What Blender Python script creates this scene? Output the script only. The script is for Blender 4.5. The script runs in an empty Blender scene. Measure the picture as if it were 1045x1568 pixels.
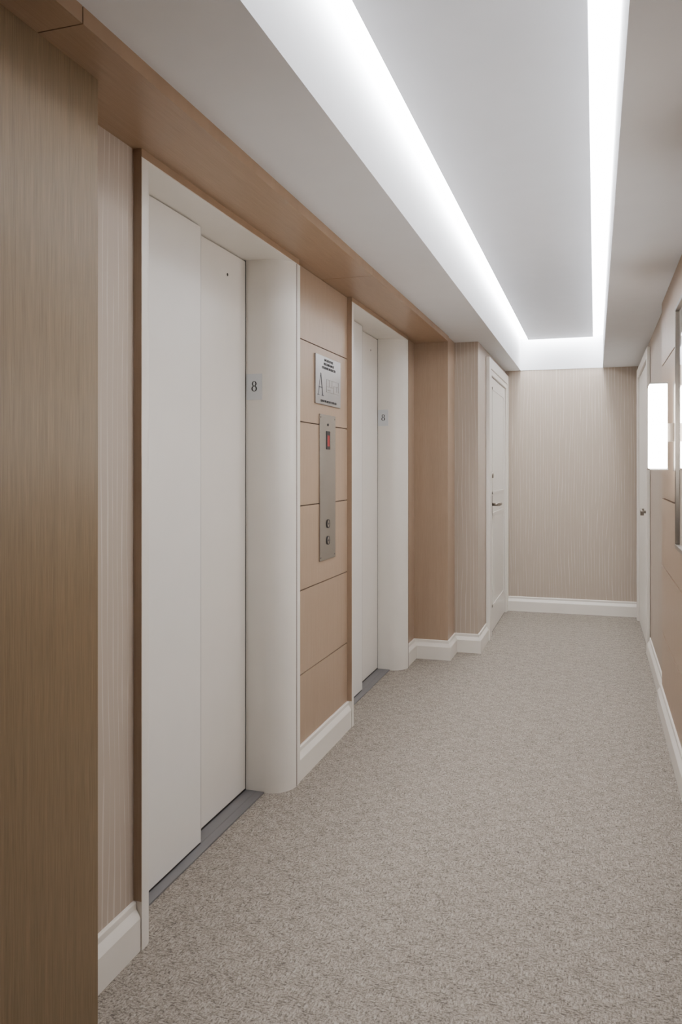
import bpy, bmesh, math
from mathutils import Vector
C=bpy.context; D=bpy.data
H0=1.3; ZC=2.20; ZS=2.165; ZH=2.140
# ---------------- node helpers ----------------
def newmat(name):
    m=D.materials.new(name); m.use_nodes=True
    nt=m.node_tree; b=nt.nodes["Principled BSDF"]; return m,nt,b
def N(nt,t,**k):
    n=nt.nodes.new(t)
    for a,v in k.items(): setattr(n,a,v)
    return n
def math_(nt,op,a,b=None,c=None):
    n=N(nt,"ShaderNodeMath",operation=op)
    for i,v in enumerate((a,b,c)):
        if v is None: continue
        if isinstance(v,(int,float)): n.inputs[i].default_value=v
        else: nt.links.new(v,n.inputs[i])
    return n.outputs[0]
def pos(nt):
    g=N(nt,"ShaderNodeNewGeometry"); s=N(nt,"ShaderNodeSeparateXYZ"); nt.links.new(g.outputs["Position"],s.inputs[0]); return s.outputs
def comb(nt,x,y,z):
    n=N(nt,"ShaderNodeCombineXYZ")
    for i,v in enumerate((x,y,z)):
        if isinstance(v,(int,float)): n.inputs[i].default_value=v
        else: nt.links.new(v,n.inputs[i])
    return n.outputs[0]
def noise(nt,vec,scale,detail=2,rough=.5):
    n=N(nt,"ShaderNodeTexNoise"); n.inputs["Scale"].default_value=scale; n.inputs["Detail"].default_value=detail; n.inputs["Roughness"].default_value=rough
    nt.links.new(vec,n.inputs["Vector"]); return n.outputs[0]
def ramp(nt,f,stops):
    n=N(nt,"ShaderNodeValToRGB"); e=n.color_ramp.elements
    while len(e)<len(stops): e.new(.5)
    for i,(p,c) in enumerate(stops): e[i].position=p; e[i].color=(*c,1)
    nt.links.new(f,n.inputs[0]); return n.outputs[0]
def bump(nt,b,h,strength,dist):
    n=N(nt,"ShaderNodeBump"); n.inputs["Strength"].default_value=strength; n.inputs["Distance"].default_value=dist
    nt.links.new(h,n.inputs["Height"]); nt.links.new(n.outputs[0],b.inputs["Normal"])
def s2l(r,g,b):
    f=lambda c:(c/255/12.92) if c/255<=.04045 else ((c/255+.055)/1.055)**2.4
    return (f(r),f(g),f(b))
def plain(name,col,rough=.5,metal=0,spec=.5,var=.02):
    m,nt,b=newmat(name); p=pos(nt)
    v=comb(nt,p[0],p[1],p[2]); n=noise(nt,v,9,2)
    c1=tuple(max(0,c*(1-var)) for c in col); c2=tuple(min(1,c*(1+var)) for c in col)
    nt.links.new(ramp(nt,n,[(.3,c1),(.7,c2)]),b.inputs["Base Color"])
    b.inputs["Roughness"].default_value=rough; b.inputs["Metallic"].default_value=metal; b.inputs["Specular IOR Level"].default_value=spec
    return m
def wood(name,dark,light,rough=.42,axis='Z'):
    m,nt,b=newmat(name); p=pos(nt)
    s=math_(nt,'ADD',p[0],math_(nt,'MULTIPLY',p[1],1.0))
    if axis=='Z': v=comb(nt,math_(nt,'MULTIPLY',s,75),0,math_(nt,'MULTIPLY',p[2],1.2)); v2=comb(nt,math_(nt,'MULTIPLY',s,420),0,math_(nt,'MULTIPLY',p[2],9))
    else: v=comb(nt,math_(nt,'MULTIPLY',p[0],75),math_(nt,'MULTIPLY',p[1],1.2),0); v2=comb(nt,math_(nt,'MULTIPLY',p[0],420),math_(nt,'MULTIPLY',p[1],9),0)
    n1=noise(nt,v,1,3,.6); n2=noise(nt,v2,1,2,.6)
    f=math_(nt,'ADD',math_(nt,'MULTIPLY',n1,.35),math_(nt,'MULTIPLY',n2,.65))
    nt.links.new(ramp(nt,f,[(.33,dark),(.68,light)]),b.inputs["Base Color"])
    b.inputs["Roughness"].default_value=rough; b.inputs["Specular IOR Level"].default_value=.35
    bump(nt,b,n2,.15,.0006)
    return m
def wallpaper(name,base,line,rough=.6):
    m,nt,b=newmat(name); p=pos(nt)
    s=math_(nt,'ADD',p[0],p[1])
    n1=noise(nt,comb(nt,math_(nt,'MULTIPLY',s,5.0),math_(nt,'MULTIPLY',p[2],.6),0),1,2,.45)
    n3=noise(nt,comb(nt,math_(nt,'MULTIPLY',s,24.0),math_(nt,'MULTIPLY',p[2],3),3.0),1,1,.5)
    ph=math_(nt,'ADD',math_(nt,'MULTIPLY',s,40.0),math_(nt,'ADD',math_(nt,'MULTIPLY',n1,4.0),math_(nt,'MULTIPLY',n3,.5)))
    fr=math_(nt,'FRACT',ph)
    tri=math_(nt,'ABSOLUTE',math_(nt,'SUBTRACT',fr,.5))
    amp=noise(nt,comb(nt,math_(nt,'MULTIPLY',s,40.0),math_(nt,'MULTIPLY',p[2],3),7.0),1,1,.5)
    fine=noise(nt,comb(nt,math_(nt,'MULTIPLY',s,400.0),math_(nt,'MULTIPLY',p[2],12),0),1,1)
    f=math_(nt,'ADD',tri,math_(nt,'MULTIPLY',math_(nt,'SUBTRACT',fine,.5),.2))
    f=math_(nt,'ADD',f,math_(nt,'MULTIPLY',math_(nt,'SUBTRACT',amp,.45),.35))
    nt.links.new(ramp(nt,f,[(.0,line),(.12,base)]),b.inputs["Base Color"])
    b.inputs["Roughness"].default_value=rough; b.inputs["Specular IOR Level"].default_value=.3
    bump(nt,b,f,.1,.0005)
    return m
def carpet():
    m,nt,b=newmat("carpet_loop"); p=pos(nt)
    wob=noise(nt,comb(nt,p[0],p[1],0),14,2)
    wx=math_(nt,'ADD',p[0],math_(nt,'MULTIPLY',wob,.02)); wy=math_(nt,'ADD',p[1],math_(nt,'MULTIPLY',wob,-.025))
    ck=N(nt,"ShaderNodeTexChecker"); ck.inputs["Scale"].default_value=1
    nt.links.new(comb(nt,math_(nt,'MULTIPLY',wx,15),math_(nt,'MULTIPLY',wy,24),.5),ck.inputs[0])
    a=noise(nt,comb(nt,math_(nt,'MULTIPLY',p[0],58),math_(nt,'MULTIPLY',p[1],200),0),1,2,.6)
    c=noise(nt,comb(nt,math_(nt,'MULTIPLY',p[0],200),math_(nt,'MULTIPLY',p[1],58),5),1,2,.6)
    mx=N(nt,"ShaderNodeMix",data_type='FLOAT'); nt.links.new(ck.outputs["Fac"],mx.inputs[0]); nt.links.new(a,mx.inputs[2]); nt.links.new(c,mx.inputs[3])
    loop=N(nt,"ShaderNodeTexVoronoi"); loop.inputs["Scale"].default_value=220; nt.links.new(comb(nt,p[0],p[1],0),loop.inputs["Vector"])
    big=noise(nt,comb(nt,p[0],p[1],0),170,3,.7)
    lg=noise(nt,comb(nt,math_(nt,'MULTIPLY',p[0],22),math_(nt,'MULTIPLY',p[1],9),0),1,2,.5)
    blk=math_(nt,'MULTIPLY',math_(nt,'SUBTRACT',ck.outputs["Fac"],.5),.035)
    f=math_(nt,'ADD',math_(nt,'MULTIPLY',mx.outputs[0],.85),math_(nt,'ADD',math_(nt,'MULTIPLY',big,.45),math_(nt,'MULTIPLY',loop.outputs["Distance"],-.30)))
    f=math_(nt,'ADD',math_(nt,'ADD',f,blk),math_(nt,'MULTIPLY',math_(nt,'SUBTRACT',lg,.5),.12))
    nt.links.new(ramp(nt,f,[(.28,s2l(94,87,80)),(.48,s2l(137,128,118)),(.74,s2l(172,163,152))]),b.inputs["Base Color"])
    b.inputs["Roughness"].default_value=.95; b.inputs["Specular IOR Level"].default_value=.1
    bump(nt,b,f,.4,.0025)
    return m
def emis(name,col,st,base=.8):
    m,nt,b=newmat(name)
    b.inputs["Base Color"].default_value=(base,base,base,1); b.inputs["Emission Color"].default_value=(*col,1); b.inputs["Emission Strength"].default_value=st
    return m
M_ceil=plain("ceiling_paint",s2l(226,227,230),.75,0,.2,.01)
M_white=plain("enamel_white",s2l(225,220,212),.36,0,.45,.01)
M_door=plain("elevator_door_paint",s2l(226,222,216),.34,0,.45,.01)
M_doorshade=plain("elevator_door_paint_shaded",s2l(220,214,206),.34,0,.45,.01)  # same door paint, soft shadow of the recessed panel mixed into the colour
M_trim=plain("trim_paint",s2l(226,220,211),.4,0,.4,.01)
M_wood=wood("oak_veneer_panel",s2l(155,132,111),s2l(169,146,124),.4)
M_wsof=wood("oak_veneer_soffit",s2l(150,124,99),s2l(166,139,113),.35,'Y')
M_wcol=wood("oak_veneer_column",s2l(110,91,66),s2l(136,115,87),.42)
M_paper=wallpaper("grain_wallpaper",s2l(173,159,145),s2l(192,181,169))
M_carpet=carpet()
M_steel=plain("brushed_steel",(.50,.49,.48),.22,1,.5,.04)
M_sign=plain("etched_steel",(.42,.41,.40),.38,1,.5,.06)
M_steeld=plain("aged_bronze",(.25,.22,.19),.35,1,.5,.05)
M_dark=plain("dark_gap",s2l(48,44,42),.7)
M_seam=plain("panel_reveal",s2l(84,64,50),.7)
M_seamshade=plain("door_edge_painted_shade",s2l(170,165,160),.6)  # shading at the step between door panels, painted as a thin grey line
M_sill=plain("sill_metal",s2l(122,120,122),.4,.4)
M_black=plain("black_ink",s2l(28,28,32),.5)
M_plate=plain("frosted_number_plate",s2l(205,208,210),.3,.1)
M_red=emis("red_led",(1,.03,.02),.8,.02)
M_led=emis("cove_led_diffuser",(.965,.98,1),38.0)
M_scon=emis("sconce_opal_glass",(1,.965,.92),26.0)
M_mirror=plain("mirror_glass",(.85,.85,.85),.03,1,.5,.0)
# ---------------- mesh helpers ----------------
class MB:
    def __init__(s): s.bm=bmesh.new(); s.mats=[]
    def mi(s,m):
        if m not in s.mats: s.mats.append(m)
        return s.mats.index(m)
    def box(s,x0,x1,y0,y1,z0,z1,m):
        i=s.mi(m); x0,x1=sorted((x0,x1)); y0,y1=sorted((y0,y1)); z0,z1=sorted((z0,z1))
        v=[s.bm.verts.new(c) for c in ((x0,y0,z0),(x1,y0,z0),(x1,y1,z0),(x0,y1,z0),(x0,y0,z1),(x1,y0,z1),(x1,y1,z1),(x0,y1,z1))]
        for f in ((0,3,2,1),(4,5,6,7),(0,1,5,4),(1,2,6,5),(2,3,7,6),(3,0,4,7)):
            fc=s.bm.faces.new([v[k] for k in f]); fc.material_index=i
    def prism(s,pts,lo,hi,m,axis='Z',smooth=False):
        i=s.mi(m)
        def mk(p,h):
            if axis=='Z': return (p[0],p[1],h)
            if axis=='X': return (h,p[0],p[1])
            return (p[0],h,p[1])
        a=[s.bm.verts.new(mk(p,lo)) for p in pts]; b=[s.bm.verts.new(mk(p,hi)) for p in pts]
        n=len(pts)
        for k in range(n):
            f=s.bm.faces.new((a[k],a[(k+1)%n],b[(k+1)%n],b[k])); f.material_index=i; f.smooth=smooth
        f=s.bm.faces.new(a[::-1]); f.material_index=i
        f=s.bm.faces.new(b); f.material_index=i
    def ring(s,cu,cv,ro,ri,h0,h1,m,axis,n=32):
        i=s.mi(m)
        def mk(u,v,h): return {'X':(h,u,v),'Y':(u,h,v),'Z':(u,v,h)}[axis]
        O=[];I=[];O2=[];I2=[]
        for k in range(n):
            a=2*math.pi*k/n; c,d=math.cos(a),math.sin(a)
            O.append(s.bm.verts.new(mk(cu+ro[0]*c,cv+ro[1]*d,h1))); I.append(s.bm.verts.new(mk(cu+ri[0]*c,cv+ri[1]*d,h1)))
            O2.append(s.bm.verts.new(mk(cu+ro[0]*c,cv+ro[1]*d,h0))); I2.append(s.bm.verts.new(mk(cu+ri[0]*c,cv+ri[1]*d,h0)))
        for k in range(n):
            j=(k+1)%n
            for q in ((O[k],O[j],I[j],I[k]),(O[k],O2[k],O2[j],O[j]),(I[k],I[j],I2[j],I2[k])):
                f=s.bm.faces.new(q); f.material_index=i
    def cyl(s,cu,cv,r,h0,h1,m,axis,n=28):
        s.prism([(cu+r*math.cos(2*math.pi*k/n),cv+r*math.sin(2*math.pi*k/n)) for k in range(n)],h0,h1,m,axis,True)
    def sweep(s,path,prof,m,closed=False):
        i=s.mi(m); rows=[]
        P=[Vector(p) for p in path]
        for k,p in enumerate(P):
            ns=[]
            if k>0: d=(p-P[k-1]).normalized(); ns.append(Vector((d.y,-d.x)))
            if k<len(P)-1: d=(P[k+1]-p).normalized(); ns.append(Vector((d.y,-d.x)))
            n=ns[0] if len(ns)==1 else (ns[0]+ns[1])/(1+ns[0].dot(ns[1]))
            rows.append([s.bm.verts.new((p.x+n.x*o,p.y+n.y*o,z)) for o,z in prof])
        L=len(prof)
        for a,b in zip(rows,rows[1:]):
            for j in range(L):
                f=s.bm.faces.new((a[j],b[j],b[(j+1)%L],a[(j+1)%L])); f.material_index=i
        for r in (rows[0],rows[-1][::-1]):
            f=s.bm.faces.new(r); f.material_index=i
    def done(s,name,parent=None,bevel=0):
        bmesh.ops.recalc_face_normals(s.bm,faces=s.bm.faces)
        me=D.meshes.new(name); s.bm.to_mesh(me); s.bm.free()
        for m in s.mats: me.materials.append(m)
        o=D.objects.new(name,me); C.collection.objects.link(o)
        if parent: o.parent=parent
        if bevel:
            b=o.modifiers.new("bevel",'BEVEL'); b.width=bevel; b.segments=2; b.limit_method='ANGLE'; b.angle_limit=math.radians(50)
        return o
def empty(name):
    o=D.objects.new(name,None); C.collection.objects.link(o); return o
def text(body,size,loc,rot,mat,name,parent,ext=.0004,align='CENTER'):
    cu=D.curves.new(name,'FONT'); cu.body=body; cu.size=size; cu.align_x=align; cu.extrude=ext
    t=D.objects.new(name+"_tmp",cu); C.collection.objects.link(t); C.view_layer.update()
    me=D.meshes.new_from_object(t.evaluated_get(C.evaluated_depsgraph_get())); D.objects.remove(t)
    me.materials.clear(); me.materials.append(mat)
    o=D.objects.new(name,me); C.collection.objects.link(o); o.location=loc; o.rotation_euler=rot; o.parent=parent
    return o
WL=-1.192; BF=-1.167     # wall face / trim face left
YB=-2.6; YF=7.482; XR=.345; XRF=.366
BASE=[(0,0),(.022,0),(.022,.088),(.019,.094),(.009,.112),(.009,.128),(.006,.132),(0,.132)]
# ---------------- floor ----------------
f=MB(); f.box(-1.6,.6,YB,YF+.1,-.08,0,M_carpet); f.done("floor")
# ---------------- left wall ----------------
w=MB()
w.box(-1.6,WL,1.5,1.893,0,ZS,M_paper)
w.box(-1.6,WL-.012,3.108,3.852,0,ZS,M_seam)
zs=[0.0,.425,.783,1.143,1.501,1.853,ZS]
for a,b in zip(zs,zs[1:]):
    w.box(WL-.012,WL,3.108,3.852,a+(.0025 if a>0 else 0),b-.0025,M_wood)
w.box(-1.6,WL,5.125,5.41,0,ZS,M_wood)
w.box(-1.6,-.957,5.41,5.685,0,ZC,M_wood)
w.box(-1.6,-.79,5.685,7.50,0,ZC,M_paper)
w.box(-1.6,-1.42,1.893,3.108,0,ZS,M_dark)
w.box(-1.6,-1.42,3.852,5.125,0,ZS,M_dark)
w.done("wall_left")
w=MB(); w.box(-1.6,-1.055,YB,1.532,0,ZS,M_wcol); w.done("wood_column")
# soffit
s=MB()
segs=[(YB,1.33),(1.33,3.46),(3.46,5.41)]
for a,b in segs: s.box(-1.6,-.95,a+.0014,b-.0014,ZS,ZC,M_wsof)
s.box(-1.6,-.953,YB,5.41,ZS+.003,ZC,M_dark)
s.done("trim_soffit")
# ---------------- other walls ----------------
w=MB(); w.box(-1.6,.6,YF,YF+.1,0,ZC,M_paper); w.done("wall_back")
w=MB(); w.box(-1.6,.6,YB-.1,YB,0,2.6,M_paper); w.done("wall_front")
w=MB()
w.box(XR+.012,.6,YB,4.67,0,ZC,M_seam)
for ya,yb in ((YB,.2),(.2,2.2),(2.2,4.67)):
    for a,b in zip(zs,zs[1:-1]+[ZC]):
        w.box(XR,XR+.012,ya+(.002),yb-.002,a+(.004 if a>0 else 0),b-.004,M_wood)
w.done("wall_right")
w=MB(); w.box(XRF,.6,4.67,YF,0,ZC,M_paper); w.done("wall_right_end")
# ---------------- ceiling ----------------
TY0=0.9
c=MB()
XL=-.65; XRt=.063
c.box(-1.6,XL,YB,YF+.1,ZC,ZC+.05,M_ceil)
c.box(XRt,.6,YB,YF+.1,ZC,ZC+.05,M_ceil)
c.box(XL,XRt,YB,TY0,ZC,ZC+.05,M_ceil)
c.box(XL-.03,XL,TY0-.03,YF+.1,ZC+.05,2.64,M_ceil)
c.box(XRt,XRt+.03,TY0-.03,YF+.1,ZC+.05,2.64,M_ceil)
c.box(XL,XRt,YF-.004,YF+.1,ZC,2.64,M_ceil)
c.box(XL,XRt,TY0-.03,TY0,ZC+.05,2.64,M_ceil)
c.box(XL-.03,XRt+.03,TY0-.03,YF+.1,2.62,2.66,M_ceil)
c.box(-.575,-.018,TY0+.08,7.37,2.46,2.475,M_ceil)
c.box(-.52,-.07,TY0+.12,7.32,2.475,2.62,M_ceil)
c.done("ceiling")
l=MB()
l.box(XL+.002,-.577,TY0+.004,YF-.01,2.492,2.50,M_led)
l.box(-.016,XRt-.002,TY0+.004,YF-.01,2.492,2.50,M_led)
l.box(-.577,-.016,7.374,YF-.01,2.492,2.50,M_led)
l.done("cove_light")
# ---------------- baseboards ----------------
b=MB()
b.sweep([(WL,1.532),(WL,1.893)],BASE,M_trim)
b.sweep([(WL,3.110),(WL,3.850)],BASE,M_trim)
b.sweep([(WL,5.127),(WL,5.41),(-.957,5.41),(-.957,5.685),(-.79,5.685),(-.79,6.10)],BASE,M_trim)
b.done("baseboard_left")
b=MB(); b.sweep([(-.79+.0,YF),(XRF,YF)],BASE,M_trim); b.done("baseboard_back")
b=MB()
b.sweep([(XRF,5.93),(XRF,4.67),(XR,4.67),(XR,YB)],BASE,M_trim)
b.done("baseboard_right")
# ---------------- elevators ----------------
def arc(cx,cy,r1,r2,a0,a1,n=14):
    return [(cx+r1*math.cos(math.radians(a0+(a1-a0)*k/n)),cy+r2*math.sin(math.radians(a0+(a1-a0)*k/n))) for k in range(n+1)]
def eight(mb,cu,cv,h,hh0,hh1,axis,m):
    r=h/2
    mb.ring(cu,cv+r*.48,(r*.48,r*.50),(r*.24,r*.40),hh0,hh1,m,axis)
    mb.ring(cu,cv-r*.46,(r*.58,r*.56),(r*.30,r*.45),hh0,hh1,m,axis)
def elevator(y0,y1,y2,y3,ysplit):
    e=empty("elevator_entrance")
    j=MB(); q=-1.272; rn=.035; ry=.105
    near=[(-1.40,y0),(BF,y0),(BF,y1-rn)]+arc(BF-rn,y1-rn,rn,rn,0,90,8)[1:]+[(-1.40,y1)]
    j.prism(near,0,ZH+.001,M_white,'Z')
    far=[(-1.40,y2)]+[(q,y2)]+[(q+(BF-q)*math.sin(t),y2+ry-ry*math.cos(t)) for t in [math.pi/2*k/20 for k in range(1,21)]]+[(BF,y3+.012),(-1.40,y3+.012)]
    j.prism(far,0,ZH+.001,M_white,'Z')
    o=j.done("jamb",e)
    for p in o.data.polygons:
        if abs(p.normal.z)<.5: p.use_smooth=True
    es=o.modifiers.new("es",'EDGE_SPLIT'); es.split_angle=math.radians(30)
    j=MB(); j.box(-1.40,BF-.001,y0,y3,ZH,ZS,M_white)
    j.box(BF-.001,BF,y0,y3,ZH+.003,ZS,M_wsof)
    j.box(BF-.0005,BF+.0015,y2+ry,y2+ry+.003,.0,ZH,M_seam)
    j.box(WL-.01,BF-.001,y0-.0015,y0,.132,ZS,M_wood)  # wood-toned strip on jamb edge; shadow near its top averaged into the brown
    j.done("header",e)
    d=MB()
    d.box(-1.325,-1.300,y1-.05,ysplit,.012,ZH-.004,M_door)
    d.box(-1.3003,-1.2997,ysplit-.003,ysplit-.001,.012,ZH-.004,M_seamshade)
    o=d.done("door_panel_fast",e)
    d=MB()
    d.box(-1.370,-1.345,ysplit-.06,y2-.006,.012,ZH-.004,M_doorshade)
    o=d.done("door_panel_slow",e,.002)
    d=MB()
    d.cyl(y2-.17,2.045,.006,-1.346,-1.3442,M_dark,'X')
    d.box(-1.385,-1.372,y1,y2+.02,0,ZH,M_dark)
    d.box(-1.372,-1.345,y2-.007,y2+.001,0,ZH,M_dark)
    d.box(-1.40,-1.30,y1,y2,0.0005,.004,M_dark)
    d.box(-1.2995,-1.265,y1-.05,y2,0.0005,.006,M_sill)
    d.box(-1.344,-1.3005,ysplit,y2,0.0005,.006,M_sill)
    d.done("sill_and_gap",e)
    e2=empty("floor_number_plate")
    p=MB(); p.box(-1.342,-1.274,y2-.003,y2-.0002,1.578,1.682,M_plate); p.done("plate",e2)
    p=MB(); eight(p,-1.307,1.632,.042,y2-.0035,y2-.0042,'Y',M_black); p.done("numeral",e2)
elevator(1.895,1.955,2.962,3.098,2.49)
elevator(3.852,3.915,5.015,5.115,4.50)
# ---------------- call panel ----------------
e=empty("elevator_call_panel")
p=MB(); p.box(WL,WL+.006,3.416,3.645,.88,1.55,M_steel); p.done("faceplate",e,.0015)
p=MB()
p.box(WL+.006,WL+.008,3.505,3.558,1.39,1.475,M_black)
p.box(WL+.008,WL+.0086,3.522,3.527,1.405,1.455,M_red)
p.box(WL+.008,WL+.0086,3.537,3.542,1.405,1.455,M_red)
p.ring(3.53,1.505,(.006,.006),(.003,.003),WL+.006,WL+.008,M_black,'X')
for z in (1.045,.968):
    p.ring(3.53,z,(.020,.020),(.0175,.0175),WL+.006,WL+.010,M_dark,'X')
    p.cyl(3.53,z,.017,WL+.006,WL+.009,M_steel,'X')
    p.cyl(3.53,z,.005,WL+.009,WL+.0095,M_black,'X')
for y in (3.43,3.631):
    for z in (.895,1.535): p.cyl(y,z,.003,WL+.006,WL+.0068,M_dark,'X',10)
p.done("buttons_and_display",e)
# ---------------- sign ----------------
e=empty("evacuation_plan_sign")
p=MB(); p.box(WL,WL+.008,3.355,3.717,1.594,1.816,M_sign); p.done("sign_plate",e,.0015)
R=(math.radians(90),0,math.radians(90)); xs=WL+.0086
for k,(t,z,sz) in enumerate((("IN CASE OF FIRE",1.793,.017),("USE STAIRS UNLESS",1.775,.017),("OTHERWISE INSTRUCTED",1.757,.017),("ELEVATORS ARE NOT TO BE USED",1.605,.015))):
    text(t,sz,(xs,3.536,z),R,M_black,"lettering_%d"%k,e)
p=MB()
def para(y0,z0,y1,z1,wd): p.prism([(y0,z0),(y0+wd,z0),(y1+wd,z1),(y1,z1)],xs-.0003,xs+.0003,M_black,'X')
para(3.385,1.635,3.418,1.735,.004); para(3.441,1.635,3.416,1.735,.011)
para(3.394,1.668,3.394,1.672,.052); para(3.374,1.633,3.374,1.636,.028); para(3.433,1.633,3.433,1.636,.030)
for a in ((3.50,3.68,1.712,1.7135),(3.50,3.68,1.655,1.6565),(3.50,3.502,1.655,1.712),(3.678,3.68,1.665,1.712),(3.54,3.542,1.68,1.712),(3.58,3.582,1.68,1.712),(3.50,3.60,1.68,1.6815),(3.61,3.612,1.655,1.69),(3.61,3.68,1.69,1.6915),(3.65,3.652,1.665,1.69),(3.52,3.56,1.663,1.668)):
    p.box(xs-.0003,xs+.0003,*a,M_steeld)
p.done("floor_plan",e)
# ---------------- doors ----------------
def lever(mb,x,y,z,sx,sy):
    mb.box(x,x+sx*.008,y-.025,y+.025,z-.07,z+.07,M_steeld); mb.cyl(y,z,.012,x+sx*.008,x+sx*.06,M_steeld,'X')
    mb.cyl(x+sx*.06,z,.012,y-sy*.01,y+sy*.13,M_steeld,'Y')
d=empty("door_1")
p=MB()
X0=-.788
p.box(X0,X0+.028,6.10,6.20,0,2.15,M_trim); p.box(X0,X0+.028,7.41,7.478,0,2.15,M_trim); p.box(X0,X0+.028,6.20,7.41,2.07,2.15,M_trim)
p.box(X0,X0+.020,6.20,6.30,0,2.07,M_trim); p.box(X0,X0+.020,7.37,7.41,0,2.07,M_trim); p.box(X0,X0+.020,6.30,7.37,2.03,2.07,M_trim)
p.done("casing",d,.003)
p=MB(); p.box(X0+.0005,X0+.003,6.30,7.37,.0,2.03,M_dark); p.box(X0+.001,X0+.006,6.306,7.364,.008,2.024,M_white)
for a in ((6.42,7.25,.2,.95),(6.42,7.25,1.10,1.95)):
    p.box(X0+.006,X0+.010,a[0],a[1],a[2],a[2]+.02,M_white); p.box(X0+.006,X0+.010,a[0],a[1],a[3]-.02,a[3],M_white)
    p.box(X0+.006,X0+.010,a[0],a[0]+.02,a[2],a[3],M_white); p.box(X0+.006,X0+.010,a[1]-.02,a[1],a[2],a[3],M_white)
p.done("door_leaf",d)
p=MB(); lever(p,X0+.006,6.37,1.02,1,1); p.cyl(6.37,1.25,.022,X0+.006,X0+.024,M_steeld,'X'); p.done("lever_handle",d)
d=empty("door_2")
p=MB(); X0=XRF-.002
p.box(X0-.022,X0,5.95,6.03,0,2.15,M_trim); p.box(X0-.022,X0,7.28,7.36,0,2.15,M_trim); p.box(X0-.022,X0,6.03,7.28,2.08,2.15,M_trim)
p.done("casing",d,.003)
p=MB(); p.box(X0-.003,X0-.0005,6.03,7.28,0,2.08,M_dark); p.box(X0-.005,X0-.001,6.036,7.274,.008,2.074,M_white); p.done("door_leaf",d)
p=MB(); p.cyl(6.14,.99,.024,X0-.005,X0-.012,M_steeld,'X'); p.cyl(6.14,.99,.010,X0-.012,X0-.03,M_steeld,'X'); p.cyl(6.14,.99,.026,X0-.03,X0-.055,M_steeld,'X'); p.done("door_knob",d,.003)
# ---------------- sconces flanking the mirror ----------------
for ys in (3.72,2.23):
    e=empty("wall_sconce"); yt=ys+.16; ym=ys+.08
    p=MB(); p.box(XR-.012,XR,ys,yt,1.29,1.69,M_steeld); p.box(XR-.05,XR-.01,ym-.03,ym+.03,1.42,1.50,M_steeld); p.done("backplate",e,.002)
    p=MB(); p.box(.228,.298,ys,yt,1.30,1.67,M_scon); p.done("opal_shade",e,.006)
    p=MB(); p.box(.226,.30,ys-.002,yt+.002,1.296,1.302,M_steel); p.box(.226,.30,ys-.002,yt+.002,1.668,1.674,M_steel); p.done("end_caps",e)
# ---------------- mirror ----------------
e=empty("framed_mirror")
p=MB(); x=XR
ya,yb,za,zb=2.45,3.66,.964,1.984
fw=.018
for bx in ((ya,yb,zb-fw,zb),(ya,yb,za,za+fw),(ya,ya+fw,za+fw,zb-fw),(yb-fw,yb,za+fw,zb-fw)):
    p.box(x-.024,x,*bx,M_steeld)
p.done("frame",e,.003)
p=MB(); p.box(x-.014,x-.002,ya+fw,yb-fw,za+fw,zb-fw,M_mirror); p.done("glass",e)
# ---------------- world, camera ----------------
wd=D.worlds.new("world"); C.scene.world=wd; wd.use_nodes=True
wd.node_tree.nodes["Background"].inputs[0].default_value=(.9,.92,1,1); wd.node_tree.nodes["Background"].inputs[1].default_value=.1
cam=D.cameras.new("camera"); co=D.objects.new("camera",cam); C.collection.objects.link(co)
co.location=(0,0,H0); co.rotation_euler=(math.radians(90),0,math.radians(17.64))
cam.sensor_fit='HORIZONTAL'; cam.sensor_width=24; cam.lens=24*1225/1045; cam.shift_y=-66/1045; cam.clip_start=.01
C.scene.camera=co
